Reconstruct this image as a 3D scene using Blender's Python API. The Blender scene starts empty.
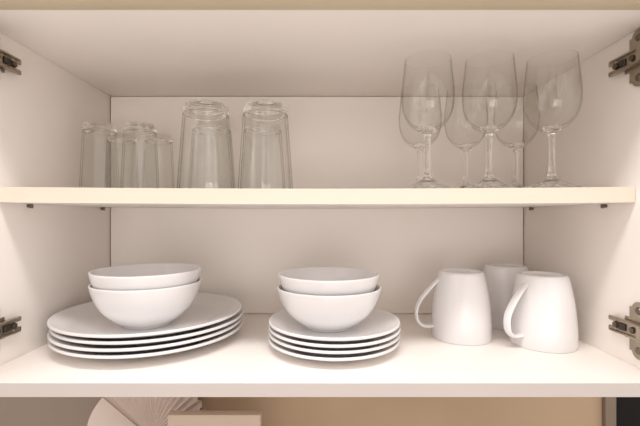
import bpy, bmesh, math, random
from mathutils import Vector, Matrix
random.seed(4)
SC = bpy.context.scene
COL = SC.collection
PI = math.pi

# ------------------------------------------------------------------ camera, world, lights, exposure
EYE = 1.48                     # height of the lens; every z below is given relative to it
F = 390.0                      # focal length in pixels of the 640 px frame
cam = bpy.data.cameras.new('camera')
cam.sensor_width = 36.0
cam.lens = 36.0 * F / 640.0
cam.shift_x = 3.0 / 640.0
cam.shift_y = 4.0 / 640.0
cam.clip_start = 0.02
cam_o = bpy.data.objects.new('camera', cam)
cam_o.location = (0, 0, EYE)
cam_o.rotation_euler = (PI / 2, 0, 0)
COL.objects.link(cam_o)
SC.camera = cam_o

world = bpy.data.worlds.new('world')
SC.world = world
world.use_nodes = True
wb = world.node_tree.nodes['Background']
# the room in front of the cabinet: noise, with dark and bright blotches added for reflections in the glass
_nt = world.node_tree
_tc = _nt.nodes.new('ShaderNodeTexCoord')
_nz = _nt.nodes.new('ShaderNodeTexNoise'); _nz.inputs['Scale'].default_value = 2.2; _nz.inputs['Detail'].default_value = 2.0
_rp = _nt.nodes.new('ShaderNodeValToRGB')
_e = _rp.color_ramp.elements
_e[0].position = 0.40; _e[0].color = (0.16, 0.135, 0.12, 1)
_e[1].position = 0.47; _e[1].color = (1.0, 0.905, 0.845, 1)
_x = _e.new(0.60); _x.color = (1.0, 0.905, 0.845, 1)
_x = _e.new(0.66); _x.color = (1.9, 1.75, 1.66, 1)
_nt.links.new(_tc.outputs['Generated'], _nz.inputs['Vector'])
_nt.links.new(_nz.outputs['Fac'], _rp.inputs['Fac'])
_nt.links.new(_rp.outputs['Color'], wb.inputs['Color'])
wb.inputs['Strength'].default_value = 1.25

def area_light(name, loc, target, sx, sy, power, color):
    l = bpy.data.lights.new(name, 'AREA')
    l.shape = 'RECTANGLE'; l.size = sx; l.size_y = sy
    l.energy = power; l.color = color
    o = bpy.data.objects.new(name, l)
    o.location = Vector(loc)
    o.rotation_euler = (Vector(target) - Vector(loc)).to_track_quat('-Z', 'Y').to_euler()
    COL.objects.link(o)
    return o
area_light('ceiling_light', (0, 0.16, EYE + 0.66), (0, 0.45, EYE - 0.1), 0.60, 0.12, 5.2, (1.0, 0.955, 0.935))
area_light('front_fill_light', (0, -2.0, EYE - 0.45), (0, 0.5, EYE), 1.5, 0.8, 12, (1.0, 0.93, 0.87))  # added fill behind the camera to brighten the interior, not an actual window

SC.view_settings.view_transform = 'Standard'
SC.view_settings.look = 'None'
SC.view_settings.gamma = 1.0
SC.view_settings.use_curve_mapping = False
SC.view_settings.exposure = 0.0
SC.cycles.max_bounces = 24
SC.cycles.transmission_bounces = 24
SC.cycles.glossy_bounces = 8
SC.cycles.diffuse_bounces = 8
SC.cycles.transparent_max_bounces = 24
SC.cycles.use_denoising = True

# ------------------------------------------------------------------ materials
def mat(name, rgb, rough=0.5, metal=0.0, coat=0.0, var=0.0, vscale=8.0, stretch=(1, 1, 1), bump=0.0, bscale=200.0):
    m = bpy.data.materials.new(name)
    m.use_nodes = True
    nt = m.node_tree
    p = nt.nodes['Principled BSDF']
    p.inputs['Base Color'].default_value = (*rgb, 1)
    p.inputs['Roughness'].default_value = rough
    p.inputs['Metallic'].default_value = metal
    p.inputs['Coat Weight'].default_value = coat
    p.inputs['Coat Roughness'].default_value = 0.08
    tc = nt.nodes.new('ShaderNodeTexCoord')
    if var > 0:
        mp = nt.nodes.new('ShaderNodeMapping'); mp.inputs['Scale'].default_value = stretch
        nz = nt.nodes.new('ShaderNodeTexNoise'); nz.inputs['Scale'].default_value = vscale
        nz.inputs['Detail'].default_value = 5
        rp = nt.nodes.new('ShaderNodeValToRGB')
        rp.color_ramp.elements[0].position = 0.3; rp.color_ramp.elements[1].position = 0.7
        rp.color_ramp.elements[0].color = (*[c * (1 - var) for c in rgb], 1)
        rp.color_ramp.elements[1].color = (*[min(1, c * (1 + var)) for c in rgb], 1)
        nt.links.new(tc.outputs['Object'], mp.inputs['Vector'])
        nt.links.new(mp.outputs['Vector'], nz.inputs['Vector'])
        nt.links.new(nz.outputs['Fac'], rp.inputs['Fac'])
        nt.links.new(rp.outputs['Color'], p.inputs['Base Color'])
    if bump > 0:
        n2 = nt.nodes.new('ShaderNodeTexNoise'); n2.inputs['Scale'].default_value = bscale
        b = nt.nodes.new('ShaderNodeBump'); b.inputs['Strength'].default_value = bump
        b.inputs['Distance'].default_value = 0.001
        nt.links.new(tc.outputs['Object'], n2.inputs['Vector'])
        nt.links.new(n2.outputs['Fac'], b.inputs['Height'])
        nt.links.new(b.outputs['Normal'], p.inputs['Normal'])
    return m

def glass_mat(name, tint, ior):
    m = bpy.data.materials.new(name)
    m.use_nodes = True
    nt = m.node_tree
    nt.nodes.remove(nt.nodes['Principled BSDF'])
    g = nt.nodes.new('ShaderNodeBsdfGlass')
    g.inputs['Color'].default_value = (*tint, 1); g.inputs['Roughness'].default_value = 0.0; g.inputs['IOR'].default_value = ior
    nt.links.new(g.outputs[0], nt.nodes['Material Output'].inputs['Surface'])
    return m

def thin_glass_mat(name, tint, edge):
    """a thin sheet of clear glass: looks straight through, reflects more at grazing angles and darkens along its outline"""
    m = bpy.data.materials.new(name)
    m.use_nodes = True
    nt = m.node_tree
    nt.nodes.remove(nt.nodes['Principled BSDF'])
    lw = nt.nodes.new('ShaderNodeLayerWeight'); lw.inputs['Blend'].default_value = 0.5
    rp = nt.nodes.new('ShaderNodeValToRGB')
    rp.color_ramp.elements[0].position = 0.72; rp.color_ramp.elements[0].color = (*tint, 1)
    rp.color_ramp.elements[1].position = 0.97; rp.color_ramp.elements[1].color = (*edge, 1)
    p5 = nt.nodes.new('ShaderNodeMath'); p5.operation = 'POWER'; p5.inputs[1].default_value = 5.0
    ml = nt.nodes.new('ShaderNodeMath'); ml.operation = 'MULTIPLY_ADD'; ml.inputs[1].default_value = 0.80; ml.inputs[2].default_value = 0.035
    t = nt.nodes.new('ShaderNodeBsdfTransparent')
    g = nt.nodes.new('ShaderNodeBsdfGlossy'); g.inputs['Roughness'].default_value = 0.02
    mx = nt.nodes.new('ShaderNodeMixShader')
    L = nt.links.new
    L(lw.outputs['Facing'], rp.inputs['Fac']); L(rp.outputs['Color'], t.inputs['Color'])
    L(lw.outputs['Facing'], p5.inputs[0]); L(p5.outputs[0], ml.inputs[0]); L(ml.outputs[0], mx.inputs['Fac'])
    L(t.outputs[0], mx.inputs[1]); L(g.outputs[0], mx.inputs[2])
    L(mx.outputs[0], nt.nodes['Material Output'].inputs['Surface'])
    return m

M = {
    'melamine': mat('white_melamine', (0.868, 0.822, 0.780), 0.45, var=0.012, vscale=3, bump=0.04, bscale=500),
    'edge_pink_shaded': mat('shaded_pink_edge_band', (0.55, 0.50, 0.475), 0.45, var=0.02, vscale=30, stretch=(0.3, 1, 1)),  # pinkish band, darkened so the bottom edge's weaker light is in its colour
    'edge': mat('cream_edge_band', (0.76, 0.65, 0.545), 0.4, var=0.02, vscale=30, stretch=(0.3, 1, 1)),
    'ceramic': mat('white_porcelain', (0.76, 0.75, 0.755), 0.25, coat=0.3, var=0.008, vscale=12),
    'cornice': mat('tan_edge_board', (0.64, 0.555, 0.41), 0.5, var=0.03, vscale=12, stretch=(0.2, 1, 1)),
    'ceramic_raw': mat('unglazed_porcelain', (0.72, 0.69, 0.66), 0.7, var=0.02, vscale=60),
    'nickel': mat('nickel_plate', (0.42, 0.36, 0.285), 0.34, metal=1.0, var=0.1, vscale=60),
    'hole': mat('dark_recess', (0.03, 0.022, 0.016), 0.6, var=0.1, vscale=40),
    'screw': mat('brown_steel', (0.20, 0.17, 0.14), 0.4, metal=1.0, var=0.1, vscale=80),
    'glass': glass_mat('clear_glass', (1, 1, 1), 1.47),
    'wine_glass': glass_mat('thin_clear_glass', (1, 1, 1), 1.47),
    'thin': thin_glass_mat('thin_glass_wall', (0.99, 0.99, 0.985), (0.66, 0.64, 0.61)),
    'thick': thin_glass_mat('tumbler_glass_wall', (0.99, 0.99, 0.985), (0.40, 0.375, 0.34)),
    'wall': mat('tan_painted_wall', (0.48, 0.355, 0.24), 0.7, var=0.05, vscale=5, bump=0.1, bscale=120),
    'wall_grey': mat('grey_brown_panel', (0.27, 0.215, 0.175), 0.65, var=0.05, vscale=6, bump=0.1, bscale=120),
    'counter': mat('beige_stone', (0.5, 0.44, 0.38), 0.4, var=0.12, vscale=60),
    'paper': mat('pale_paper', (0.62, 0.53, 0.48), 0.8, var=0.02, vscale=40, bump=0.1, bscale=300),
    'card': mat('beige_card', (0.58, 0.47, 0.39), 0.75, var=0.03, vscale=10),
    'black': mat('black_matt', (0.004, 0.003, 0.003), 0.9, var=0.1, vscale=10),
    'trim': mat('grey_brown_strip', (0.24, 0.195, 0.15), 0.5, metal=0.0, var=0.05, vscale=20),
}

# ------------------------------------------------------------------ mesh helpers (y = distance from the lens, z relative to EYE)
def W(x, y, z):
    return Vector((x, y, EYE + z))

def obj(name, bm, m, parent=None, loc=None, smooth=True, angle=40):
    me = bpy.data.meshes.new(name)
    bmesh.ops.recalc_face_normals(bm, faces=bm.faces[:])
    bm.to_mesh(me); bm.free()
    me.materials.append(m)
    if smooth:
        for p in me.polygons: p.use_smooth = True
        me.set_sharp_from_angle(angle=math.radians(angle))
    o = bpy.data.objects.new(name, me)
    COL.objects.link(o)
    if parent is not None: o.parent = parent
    if loc is not None: o.location = loc
    return o

def empty(name, loc, rz=0.0):
    o = bpy.data.objects.new(name, None)
    o.empty_display_size = 0.02
    o.location = loc; o.rotation_euler = (0, 0, rz)
    COL.objects.link(o)
    return o

def tag(o, label, cat, group=None):
    o['label'] = label; o['category'] = cat
    if group: o['group'] = group
    elif 'group' in o: del o['group']
    return o

def structure(o):
    o['kind'] = 'structure'
    return o

def copy_tree(o, parent=None):
    c = o.copy(); COL.objects.link(c); c.parent = parent
    for ch in list(o.children):
        copy_tree(ch, c)
    return c

def add_box(bm, lo, hi, bevel=0.0, seg=2):
    lo, hi = Vector(lo), Vector(hi)
    r = bmesh.ops.create_cube(bm, size=1.0)
    vs = r['verts']
    bmesh.ops.scale(bm, vec=(hi - lo), verts=vs)
    bmesh.ops.translate(bm, vec=(lo + hi) / 2, verts=vs)
    if bevel > 0:
        es = list({e for v in vs for e in v.link_edges})
        bmesh.ops.bevel(bm, geom=es, offset=bevel, segments=seg, affect='EDGES', profile=0.5)

def box_bm(lo, hi, bevel=0.0):
    bm = bmesh.new(); add_box(bm, lo, hi, bevel); return bm

def add_cyl(bm, p, axis, r, h, n=20, r2=None):
    axis = Vector(axis).normalized()
    q = Vector((0, 0, 1)).rotation_difference(axis)
    mtx = Matrix.Translation(Vector(p) + axis * h / 2) @ q.to_matrix().to_4x4()
    bmesh.ops.create_cone(bm, cap_ends=True, segments=n, radius1=r, radius2=r if r2 is None else r2, depth=h, matrix=mtx)

def smooth_profile(pts, k=4):
    """Catmull-Rom through profile points; a point given as (r, z, 1) stays a hard corner."""
    out = []
    n = len(pts)
    for i in range(n - 1):
        p1, p2 = pts[i], pts[i + 1]
        p0 = pts[i - 1] if i > 0 and len(p1) < 3 else p1
        p3 = pts[i + 2] if i + 2 < n and len(p2) < 3 else p2
        for s in range(k):
            t = s / k
            v = []
            for a in (0, 1):
                v.append(0.5 * (2 * p1[a] + (p2[a] - p0[a]) * t + (2 * p0[a] - 5 * p1[a] + 4 * p2[a] - p3[a]) * t * t
                                + (3 * p1[a] - p0[a] - 3 * p2[a] + p3[a]) * t ** 3))
            out.append((max(v[0], 0.0), v[1]))
    out.append((pts[-1][0], pts[-1][1]))
    return out

def lathe(profile, n=64, facet=None):
    """Surface of revolution; both ends on the axis when r == 0. facet(theta, r, z) scales the radius."""
    bm = bmesh.new()
    rings = []
    for r, z in profile:
        if r < 1e-6:
            rings.append([bm.verts.new((0, 0, z))])
        else:
            ring = []
            for k in range(n):
                a = 2 * PI * k / n
                rr = r * (facet(a, r, z) if facet else 1.0)
                ring.append(bm.verts.new((rr * math.cos(a), rr * math.sin(a), z)))
            rings.append(ring)
    for a, b in zip(rings, rings[1:]):
        for k in range(n):
            k2 = (k + 1) % n
            if len(a) == 1 and len(b) == 1: continue
            if len(a) == 1: bm.faces.new((a[0], b[k], b[k2]))
            elif len(b) == 1: bm.faces.new((a[k], b[0], a[k2]))
            else: bm.faces.new((a[k], b[k], b[k2], a[k2]))
    return bm

def sweep(path, frames, section):
    """Sweep a closed section (list of (u, v)) along points; frames gives (U, V) per point."""
    bm = bmesh.new()
    rings = []
    for p, (U, V) in zip(path, frames):
        rings.append([bm.verts.new(Vector(p) + U * u + V * v) for u, v in section])
    n = len(section)
    for a, b in zip(rings, rings[1:]):
        for k in range(n):
            bm.faces.new((a[k], a[(k + 1) % n], b[(k + 1) % n], b[k]))
    bm.faces.new(rings[0][::-1]); bm.faces.new(rings[-1])
    return bm

# ------------------------------------------------------------------ the setting
HX = 0.382                     # half the inner width of the cabinet
Y0, Y1 = 0.42, 0.72            # front edge and inside of the back
ZT, ZB = 0.223, -0.179         # underside of the top, upper face of the bottom
TH = 0.016
SHY = 0.468                    # front edge of the middle shelf
SHT = 0.0362                   # its upper face at the ends
SAG = 0.0022
ZC = -0.56                     # countertop

structure(obj('wall_back', box_bm(W(-1.6, 0.745, -EYE), W(1.6, 0.80, 1.0)), M['wall'], smooth=False))
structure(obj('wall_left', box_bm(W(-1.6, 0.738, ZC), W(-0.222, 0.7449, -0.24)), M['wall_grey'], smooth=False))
structure(obj('trim_1', box_bm(W(0.544, 0.735, ZC), W(0.5648, 0.7449, 0.3), 0.001), M['trim']))
structure(obj('countertop', box_bm(W(-1.6, 0.12, ZC - 0.04), W(1.6, 0.7449, ZC), 0.003), M['counter']))
bp = obj('black_panel', box_bm(W(0.565, 0.734, ZC), W(0.95, 0.7445, 0.3), 0.001), M['black'])
tag(bp, 'tall black panel at the end of the tan wall, right below the cabinet corner', 'panel')

# ------------------------------------------------------------------ wall cabinet
cab = empty('wall_cabinet', W(0, Y1, ZB - TH))
tag(cab, 'open white wall cabinet with one middle shelf holding the glasses and dishes', 'cabinet')
base = cab.location.copy()
def cpart(name, bm, m, parent=cab, smooth=True):
    bmesh.ops.translate(bm, vec=-base, verts=bm.verts[:])
    return obj(name, bm, m, parent, smooth=smooth)
for s in (-1, 1):
    a, b = sorted((s * HX, s * (HX + 0.018)))
    cpart('side_panel', box_bm(W(a, Y0, ZB - TH), W(b, 0.74, ZT + 0.018), 0.0008), M['melamine'])
cpart('top_panel', box_bm(W(-HX, Y0 + 0.0, ZT), W(HX, 0.74, ZT + 0.018), 0.0008), M['melamine'])
cpart('bottom_panel', box_bm(W(-HX, Y0, ZB - TH + 0.0015), W(HX, 0.74, ZB), 0.0008), M['melamine'])
cpart('back_panel', box_bm(W(-HX + 0.0016, Y1, ZB + 0.0009), W(HX - 0.0016, Y1 + 0.006, ZT - 0.0009)), M['melamine'], smooth=False)
cpart('edge_band', box_bm(W(-HX, Y0 - 0.0008, ZB - TH + 0.0015), W(HX, Y0 - 0.00005, ZB)), M['edge_pink_shaded'], smooth=False)
cpart('cornice', box_bm(W(-HX - 0.018, 0.386, ZT - 0.0006), W(HX + 0.018, Y0 - 0.0004, ZT + 0.03), 0.001), M['cornice'])

def shelf_z(x):
    return SHT - SAG * (1 - (x / HX) ** 2)
def shelf_bm(y0, y1, t, z_off=0.0):
    bm = bmesh.new()
    n = 48
    prev = None
    for i in range(n + 1):
        x = -HX + 0.0012 + (2 * HX - 0.0024) * i / n
        z = shelf_z(x)
        ring = [bm.verts.new(W(x, y, z + dz)) for y, dz in ((y0, 0), (y1, 0), (y1, -t), (y0, -t))]
        if prev:
            for k in range(4): bm.faces.new((prev[k], prev[(k + 1) % 4], ring[(k + 1) % 4], ring[k]))
        else: bm.faces.new(ring[::-1])
        prev = ring
    bm.faces.new(prev)
    return bm
shelf = cpart('shelf', shelf_bm(SHY, Y1 - 0.002, 0.0185), M['melamine'])
cpart('edge_band', shelf_bm(SHY - 0.001, SHY - 0.0001, 0.0185), M['edge'], parent=shelf)

# shelf pins
for s in (-1, 1):
    for y in (0.515, 0.69):
        bm = bmesh.new()
        z = SHT - 0.0187
        add_cyl(bm, W(s * HX, y, z - 0.0030), (-s, 0, 0), 0.0022, 0.0045, 14)
        add_box(bm, W(s * (HX - 0.0052) - 0.0010, y - 0.0020, z - 0.0060), W(s * (HX - 0.0052) + 0.0010, y + 0.0020, z - 0.0004), 0.0003)
        cpart('shelf_pin', bm, M['screw'])

# concealed hinges: cross-shaped plate screwed to the side panel, channel arm over it
def hinge(s, zc):
    """local build: u = depth along y, v = height, w = out of the panel"""
    def P(u, v, w): return W(s * (HX - w), u - (0.007 if s < 0 else 0.0), zc + v)
    def bx(bm, u0, u1, v0, v1, w0, w1, bev=0.0006):
        a, b = P(u0, v0, w0), P(u1, v1, w1)
        lo = Vector([min(i, j) for i, j in zip(a, b)]); hi = Vector([max(i, j) for i, j in zip(a, b)])
        add_box(bm, lo, hi, bev, 1)
    bm = bmesh.new()
    # mounting plate: central spine and two wings with rounded tips
    bx(bm, 0.437, 0.490, -0.0075, 0.0075, 0, 0.0035)
    for sg in (-1, 1):
        bx(bm, 0.446, 0.474, sg * 0.006, sg * 0.0265, 0, 0.0028)
        add_cyl(bm, P(0.460, sg * 0.0245, 0), (-s, 0, 0), 0.0095, 0.0030, 24)
        bx(bm, 0.474, 0.482, sg * 0.006, sg * 0.013, 0, 0.0022)
    h = cpart('hinge', bm, M['nickel'])
    # arm: a channel with two rails, a web and a forked tail
    bm = bmesh.new()
    bx(bm, 0.422, 0.492, -0.0085, 0.0085, 0.0045, 0.0070)
    for sg in (-1, 1):
        bx(bm, 0.422, 0.497, sg * 0.0068, sg * 0.0092, 0.0036, 0.0105)
        bx(bm, 0.488, 0.501, sg * 0.0035, sg * 0.0092, 0.0040, 0.0080)
    bx(bm, 0.422, 0.452, -0.0092, 0.0092, 0.0105, 0.0130)
    cpart('hinge_arm', bm, M['nickel'], parent=h)
    bm = bmesh.new()
    bx(bm, 0.473, 0.484, -0.0042, 0.0042, 0.0071, 0.0085, 0.0003)
    cpart('slot', bm, M['hole'], parent=h)
    for u in (0.463, 0.4885):
        bm = bmesh.new()
        add_cyl(bm, P(u, 0, 0.0065), (-s, 0, 0), 0.0042, 0.0032, 20, 0.0036)
        bx(bm, u - 0.0008, u + 0.0008, -0.003, 0.003, 0.0094, 0.0101, 0.0)
        cpart('adjusting_screw', bm, M['screw'], parent=h)
    for sg in (-1, 1):
        bm = bmesh.new()
        add_cyl(bm, P(0.460, sg * 0.0235, 0.0028), (-s, 0, 0), 0.0046, 0.0016, 20, 0.0034)
        cpart('plate_screw', bm, M['screw'], parent=h)
for s in (-1, 1):
    for zc in (0.1885, -0.1345):
        hinge(s, zc)

# ------------------------------------------------------------------ things below the cabinet
fan = empty('paper_fan', W(-0.279, 0.655, ZC))
tag(fan, 'pleated pale paper fan standing against the wall below the cabinet', 'paper fan')
def fan_bm(a0, a1, n, R, amp, zc, y_off=0.0, swell=0.0):
    """radiating pleats between two angles, with real thickness"""
    bm = bmesh.new()
    rad = [0.012, 0.03, 0.055, 0.08, R]
    def sheet(dy):
        g = []
        for i in range(n + 1):
            t = i / n
            a = math.radians(a0 + (a1 - a0) * t)
            sgn = 1 if i % 2 else -1
            row = []
            for r in rad:
                bulge = -swell * math.sin(PI * t) * math.sin(PI * min(1, r / R) * 0.8)
                row.append(bm.verts.new((r * math.cos(a), y_off + dy + sgn * amp * r / R + bulge, zc + r * math.sin(a))))
            g.append(row)
        return g
    f, b = sheet(0), sheet(0.0012)
    m = len(rad)
    for i in range(n):
        for j in range(m - 1):
            bm.faces.new((f[i][j], f[i + 1][j], f[i + 1][j + 1], f[i][j + 1]))
            bm.faces.new((b[i][j], b[i][j + 1], b[i + 1][j + 1], b[i + 1][j]))
        bm.faces.new((f[i][0], b[i][0], b[i + 1][0], f[i + 1][0]))
        bm.faces.new((f[i][-1], f[i + 1][-1], b[i + 1][-1], b[i][-1]))
    for i in (0, n):
        for j in range(m - 1):
            bm.faces.new((f[i][j], f[i][j + 1], b[i][j + 1], b[i][j]))
    return bm
FZ = -0.366 - ZC
obj('pleats', fan_bm(22, 142, 32, 0.100, 0.0045, FZ), M['paper'], fan, smooth=False)
obj('smooth_fold', fan_bm(140, 186, 18, 0.102, 0.0, FZ, -0.006, 0.012), M['paper'], fan)
obj('smooth_fold', fan_bm(2, 30, 8, 0.097, 0.0, FZ, -0.008, 0.006), M['paper'], fan)
obj('holder', lathe(smooth_profile([(0, 0, 1), (0.035, 0, 1), (0.037, 0.004), (0.032, 0.09), (0.034, FZ - 0.004, 1), (0.030, FZ - 0.004, 1), (0.028, 0.09), (0.030, 0.008, 1), (0, 0.008, 1)]), 40), M['ceramic'], fan)

box = empty('beige_box', W(-0.158, 0.605, ZC))
tag(box, 'upright beige card box in front of the paper fan, below the cabinet', 'box')
bw, bd, bh = 0.0700, 0.006, ZC * -1 - 0.3035
obj('body', box_bm((-bw, -bd, 0), (bw, bd, bh - 0.018), 0.0015), M['card'], box)
obj('lid', box_bm((-bw - 0.0015, -bd - 0.0015, bh - 0.022), (bw + 0.0015, bd + 0.0015, bh), 0.0015), M['card'], box)

# ------------------------------------------------------------------ crockery
def plate_bm(R, rim_h, floor_t):
    foot = 0.56 * R
    pts = [(0, 0.0030, 1), (foot - 0.006, 0.0030), (foot - 0.003, 0.0002), (foot, 0.0), (foot + 0.003, 0.0028), (0.72 * R, 0.0045),
           (0.86 * R, rim_h * 0.46), (0.95 * R, rim_h * 0.70), (R - 0.0008, rim_h - 0.0036), (R, rim_h - 0.0018), (R - 0.0012, rim_h),
           (0.94 * R, rim_h * 0.90), (0.85 * R, rim_h * 0.72), (0.72 * R, floor_t + 0.0012), (0.60 * R, floor_t), (0.3 * R, floor_t), (0, floor_t, 1)]
    return lathe(smooth_profile(pts, 3), 96)

def stack(n, X, Y, R, rim_h, floor_t, step, labels, group):
    top = 0
    first = None
    for i in range(n):
        if first is None:
            o = obj('plate', plate_bm(R, rim_h, floor_t), M['ceramic']); first = o
        else:
            o = copy_tree(first)
        o.location = W(X + random.uniform(-1, 1) * 0.0008 * i, Y + random.uniform(-1, 1) * 0.0008, ZB + 0.0002 + i * step)
        o.rotation_euler.z = random.uniform(0, 6)
        tag(o, labels[i], 'plate', group)
        top = ZB + 0.0002 + i * step + floor_t
    return top

ord4 = ['bottom', 'second from the bottom', 'second from the top', 'topmost']
z_big = stack(4, -0.243, 0.581, 0.130, 0.0182, 0.0070, 0.0080,
              ['large white plate by the left wall, %s in its stack%s' % (w, e) for w, e in
               zip(ord4, (' of four', '', '', ', under the bowls'))], 'large plates in the left stack')
z_small = stack(4, 0.023, 0.543, 0.0905, 0.0150, 0.0062, 0.0077,
                ['small white plate in the middle, %s in its stack%s' % (w, e) for w, e in
                 zip(ord4, (' of four', '', '', ', under the bowls'))], 'small plates in the middle stack')

def bowl_bm(R=0.0715, H=0.0585):
    k, h = R / 0.0745, H / 0.056
    outer = [(0.0325, 0.0), (0.0338, 0.0022), (0.0408, 0.0062), (0.0503, 0.0130), (0.0588, 0.0210), (0.0657, 0.0310), (0.0705, 0.0410), (0.0735, 0.050), (0.0745, 0.0553)]
    inner = [(0.0733, 0.056), (0.0716, 0.0545), (0.0692, 0.048), (0.0655, 0.039), (0.060, 0.030), (0.0515, 0.021), (0.040, 0.0135), (0.028, 0.0095), (0.012, 0.0085), (0, 0.0084, 1)]
    pts = [(0, 0.003, 1), (0.028, 0.003), (0.0295, 0.0003)] + outer + inner
    pts = [(p[0] * k, p[1] * h) + tuple(p[2:]) for p in pts]
    return lathe(smooth_profile(pts, 3), 96)
b0 = obj('bowl', bowl_bm(), M['ceramic'], loc=W(-0.2350, 0.541, z_big + 0.0003))
tag(b0, 'white bowl resting on the large plates, lower of the left pair', 'bowl', 'white bowls')
b1 = copy_tree(b0); b1.location = W(-0.2354, 0.542, z_big + 0.0170)
tag(b1, 'white bowl nested on top of the left pair, over the large plates', 'bowl', 'white bowls')
b2 = obj('bowl', bowl_bm(0.0708, 0.0552), M['ceramic'], loc=W(0.0165, 0.534, z_small + 0.0003))
tag(b2, 'white bowl resting on the small plates, lower of the middle pair', 'bowl', 'white bowls')
b3 = obj('bowl', bowl_bm(0.0686, 0.0552), M['ceramic'], loc=W(0.0160, 0.5345, z_small + 0.0178))
tag(b3, 'white bowl nested on top of the middle pair, over the small plates', 'bowl', 'white bowls')

# mugs stand upside down: mouth on the cabinet bottom
def make_mug():
    t = empty('mug', (0, 0, 0))
    H = 0.104
    pts = [(0.0425, 0.0012), (0.0437, 0.0), (0.0447, 0.0012), (0.0451, 0.010), (0.0448, 0.026), (0.0434, 0.046), (0.0411, 0.066), (0.0380, 0.084),
           (0.0353, 0.096), (0.0341, 0.1010), (0.0322, 0.1034), (0.0300, H), (0.0282, 0.1036), (0.0268, 0.1015), (0.024, 0.1010), (0, 0.1010, 1)]
    inner = [(0.0, 0.0955, 1), (0.024, 0.0955), (0.0305, 0.092), (0.0340, 0.084), (0.0374, 0.066), (0.0398, 0.046), (0.0412, 0.026), (0.0416, 0.010), (0.0425, 0.0012)]
    k = 0.945
    obj('body', lathe([(r * k, z * k) for r, z in smooth_profile(inner[:-1] + pts, 3)], 80), M['ceramic'], t)
    ctrl = [(0.0345, 0.0905), (0.0420, 0.0845), (0.0520, 0.0740), (0.0630, 0.0605), (0.0695, 0.0485), (0.0712, 0.0370), (0.0690, 0.0260), (0.0620, 0.0190), (0.0530, 0.0170), (0.0430, 0.0175)]
    c = [(r * k, z * k) for r, z in smooth_profile(ctrl, 5)]
    path, frames = [], []
    for i, (r, z) in enumerate(c):
        a = c[max(0, i - 1)]; b = c[min(len(c) - 1, i + 1)]
        tan = Vector((b[0] - a[0], 0, b[1] - a[1])).normalized()
        nrm = Vector((tan.z, 0, -tan.x))
        path.append((r, 0, z)); frames.append((nrm, Vector((0, 1, 0))))
    sec = [(0.0026 * math.cos(2 * PI * k / 16), 0.0058 * math.sin(2 * PI * k / 16)) for k in range(16)]
    obj('handle', sweep(path, frames, sec), M['ceramic'], t)
    return t
m0 = make_mug()
m0.location = W(0.2150, 0.583, ZB + 0.0003); m0.rotation_euler.z = math.radians(181)
tag(m0, 'white mug upside down with its handle pointing at the bowls', 'mug', 'upside-down white mugs')
m1 = copy_tree(m0); m1.location = W(0.3190, 0.552, ZB + 0.0003); m1.rotation_euler.z = math.radians(202)
tag(m1, 'white mug upside down against the right cabinet wall, in front', 'mug', 'upside-down white mugs')
m2 = copy_tree(m0); m2.location = W(0.3155, 0.652, ZB + 0.0003); m2.rotation_euler.z = math.radians(60)
tag(m2, 'white mug upside down half hidden behind the two front mugs', 'mug', 'upside-down white mugs')

# ------------------------------------------------------------------ glasses on the shelf
def facets(n, amp, z_hi):
    def f(a, r, z):
        w = min(1.0, max(0.0, (z_hi - z) / 0.012))
        x = (a * n / (2 * PI)) % 1.0 - 0.5
        flat = math.cos(PI / n) / math.cos(x * 2 * PI / n)
        return 1.0 - amp * w * (1 - flat) / (1 - math.cos(PI / n)) * 0.5
    return f

def tumbler_bm(H, r_mouth, r_base, wall, floor, fillet, nf, amp):
    """upside-down tumbler: mouth at z = 0, thick base on top"""
    def ro(z): return r_mouth + (r_base - r_mouth) * (z / H) ** 1.15
    zb = H - floor - 0.004
    w = wall
    side = [(r_mouth - w * 0.5, 0.0), (r_mouth, 0.0008)]
    side += [(ro(H * t), H * t) for t in (0.08, 0.3, 0.5, 0.7)] + [(ro(zb), zb, 1), (ro(zb) - w, zb, 1)]
    side += [(ro(H * t) - w, H * t) for t in (0.7, 0.5, 0.3, 0.08)] + [(r_mouth - w * 0.95, 0.0008), (r_mouth - w * 0.5, 0.0)]
    z0 = zb + 0.00015
    cap = [(0, H - floor, 1), (r_base * 0.55, H - floor - 0.0005), (r_base - w - 0.003, H - floor - 0.0018), (ro(z0) - w, z0, 1), (ro(z0), z0, 1),
           (ro(H - fillet * 1.6), H - fillet * 1.6), (r_base - fillet * 0.3, H - fillet * 0.4), (r_base - fillet, H),
           (r_base - fillet - 0.004, H - 0.0006), (r_base * 0.4, H - 0.0018), (0, H - 0.0020, 1)]
    fc = facets(nf, amp, zb - 0.002)
    return lathe(smooth_profile(side, 3), 80, fc), lathe(smooth_profile(cap, 3), 80)

def make_tumbler(name, *dims):
    t = empty(name, (0, 0, 0))
    wall_bm, base_bm = tumbler_bm(*dims)
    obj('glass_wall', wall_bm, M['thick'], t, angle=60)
    obj('thick_base', base_bm, M['glass'], t)
    return t

def put(o, x, y, rz, label, cat, group):
    o.location = W(x, y, shelf_z(x) + 0.0003); o.rotation_euler.z = rz
    tag(o, label, cat, group)
    return o

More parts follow.
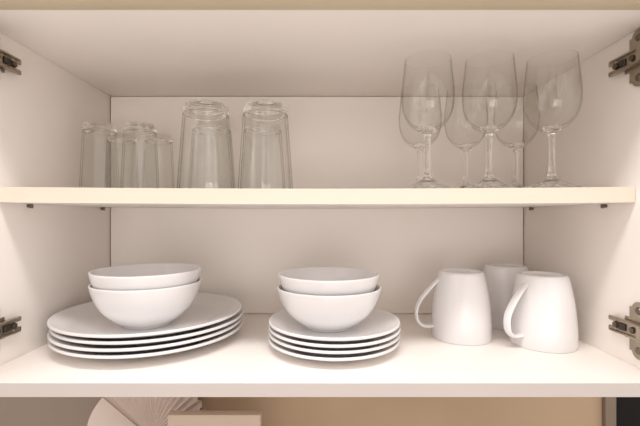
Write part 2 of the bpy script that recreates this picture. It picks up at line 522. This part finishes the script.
tall0 = make_tumbler('tall_tumbler', 0.128, 0.0405, 0.0312, 0.0030, 0.011, 0.0045, 10, 0.05)
TL = [(-0.161, 0.566, 'tall clear tumbler upside down in the front row, beside the short tumblers'),
      (-0.0750, 0.566, 'tall clear tumbler upside down in the front row, nearest the empty middle of the shelf'),
      (-0.181, 0.672, 'tall clear tumbler upside down in the back row, nearer the short tumblers'),
      (-0.0935, 0.672, 'tall clear tumbler upside down in the back row, nearer the shelf middle')]
for i, (x, y, lab) in enumerate(TL):
    o = tall0 if i == 0 else copy_tree(tall0)
    put(o, x, y, 0.3 + 0.9 * i, lab, 'glass', 'tall tumblers')
short0 = make_tumbler('short_tumbler', 0.107, 0.0278, 0.0230, 0.0024, 0.008, 0.0030, 12, 0.04)
SL = [(-0.3360, 0.603, 'short clear tumbler upside down in the front row by the left cabinet wall'),
      (-0.2735, 0.603, 'short clear tumbler upside down in the front row, next to the tall tumblers'),
      (-0.3420, 0.684, 'short clear tumbler upside down in the back left corner of the shelf'),
      (-0.2785, 0.684, 'short clear tumbler upside down in the back row, peeking out before the tall tumblers')]
for i, (x, y, lab) in enumerate(SL):
    o = short0 if i == 0 else copy_tree(short0)
    put(o, x, y, 0.2 + 0.7 * i, lab, 'glass', 'short tumblers')

def make_wine():
    t = empty('wine_glass', (0, 0, 0))
    H = 0.1680
    # bowl: thin double wall, solid bottom over the stem
    outer = [(0.0113, 0.0764, 1), (0.0205, 0.0825), (0.0285, 0.0920), (0.0330, 0.1040), (0.0346, 0.1170), (0.0341, 0.1320), (0.0322, 0.1500), (0.0304, H - 0.0006)]
    inner = [(0.0300, H), (0.0296, H - 0.0006), (0.0314, 0.1500), (0.0333, 0.1320), (0.0338, 0.1170), (0.0321, 0.1045), (0.0274, 0.0932), (0.0192, 0.0848), (0.0112, 0.0815, 1), (0.0113, 0.0764, 1)]
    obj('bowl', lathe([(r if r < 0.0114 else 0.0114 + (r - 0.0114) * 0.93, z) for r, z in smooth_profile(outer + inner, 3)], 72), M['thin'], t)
    stem = [(0, 0.0152, 1), (0.0062, 0.0152), (0.0046, 0.0200), (0.0038, 0.0280), (0.0035, 0.0450), (0.0037, 0.0620), (0.0042, 0.0698), (0.0060, 0.0730), (0.0111, 0.0764, 1), (0.0110, 0.0814, 1), (0.0060, 0.0806), (0, 0.0803, 1)]
    obj('stem', lathe(smooth_profile(stem, 3), 32), M['wine_glass'], t)
    foot = [(0, 0.0012, 1), (0.030, 0.0002), (0.0325, 0.0002), (0.0333, 0.0011), (0.0325, 0.0022), (0.0240, 0.0058), (0.0140, 0.0098), (0.0064, 0.0150), (0, 0.0150, 1)]
    obj('foot', lathe(smooth_profile(foot, 3), 64), M['wine_glass'], t)
    return t
w0 = make_wine()
WL = [(0.143, 0.504, 'clear wine glass in the front row, nearest the middle of the shelf'),
      (0.2225, 0.504, 'clear wine glass in the front row, between its two neighbours'),
      (0.3035, 0.504, 'clear wine glass in the front row, nearest the right cabinet wall'),
      (0.164, 0.621, 'clear wine glass in the back row, nearest the middle of the shelf'),
      (0.2385, 0.625, 'clear wine glass in the back row, between its two neighbours'),
      (0.3170, 0.621, 'clear wine glass in the back row, nearest the right cabinet wall')]
for i, (x, y, lab) in enumerate(WL):
    o = w0 if i == 0 else copy_tree(w0)
    put(o, x, y, 0.4 * i, lab, 'wine glass', 'wine glasses')
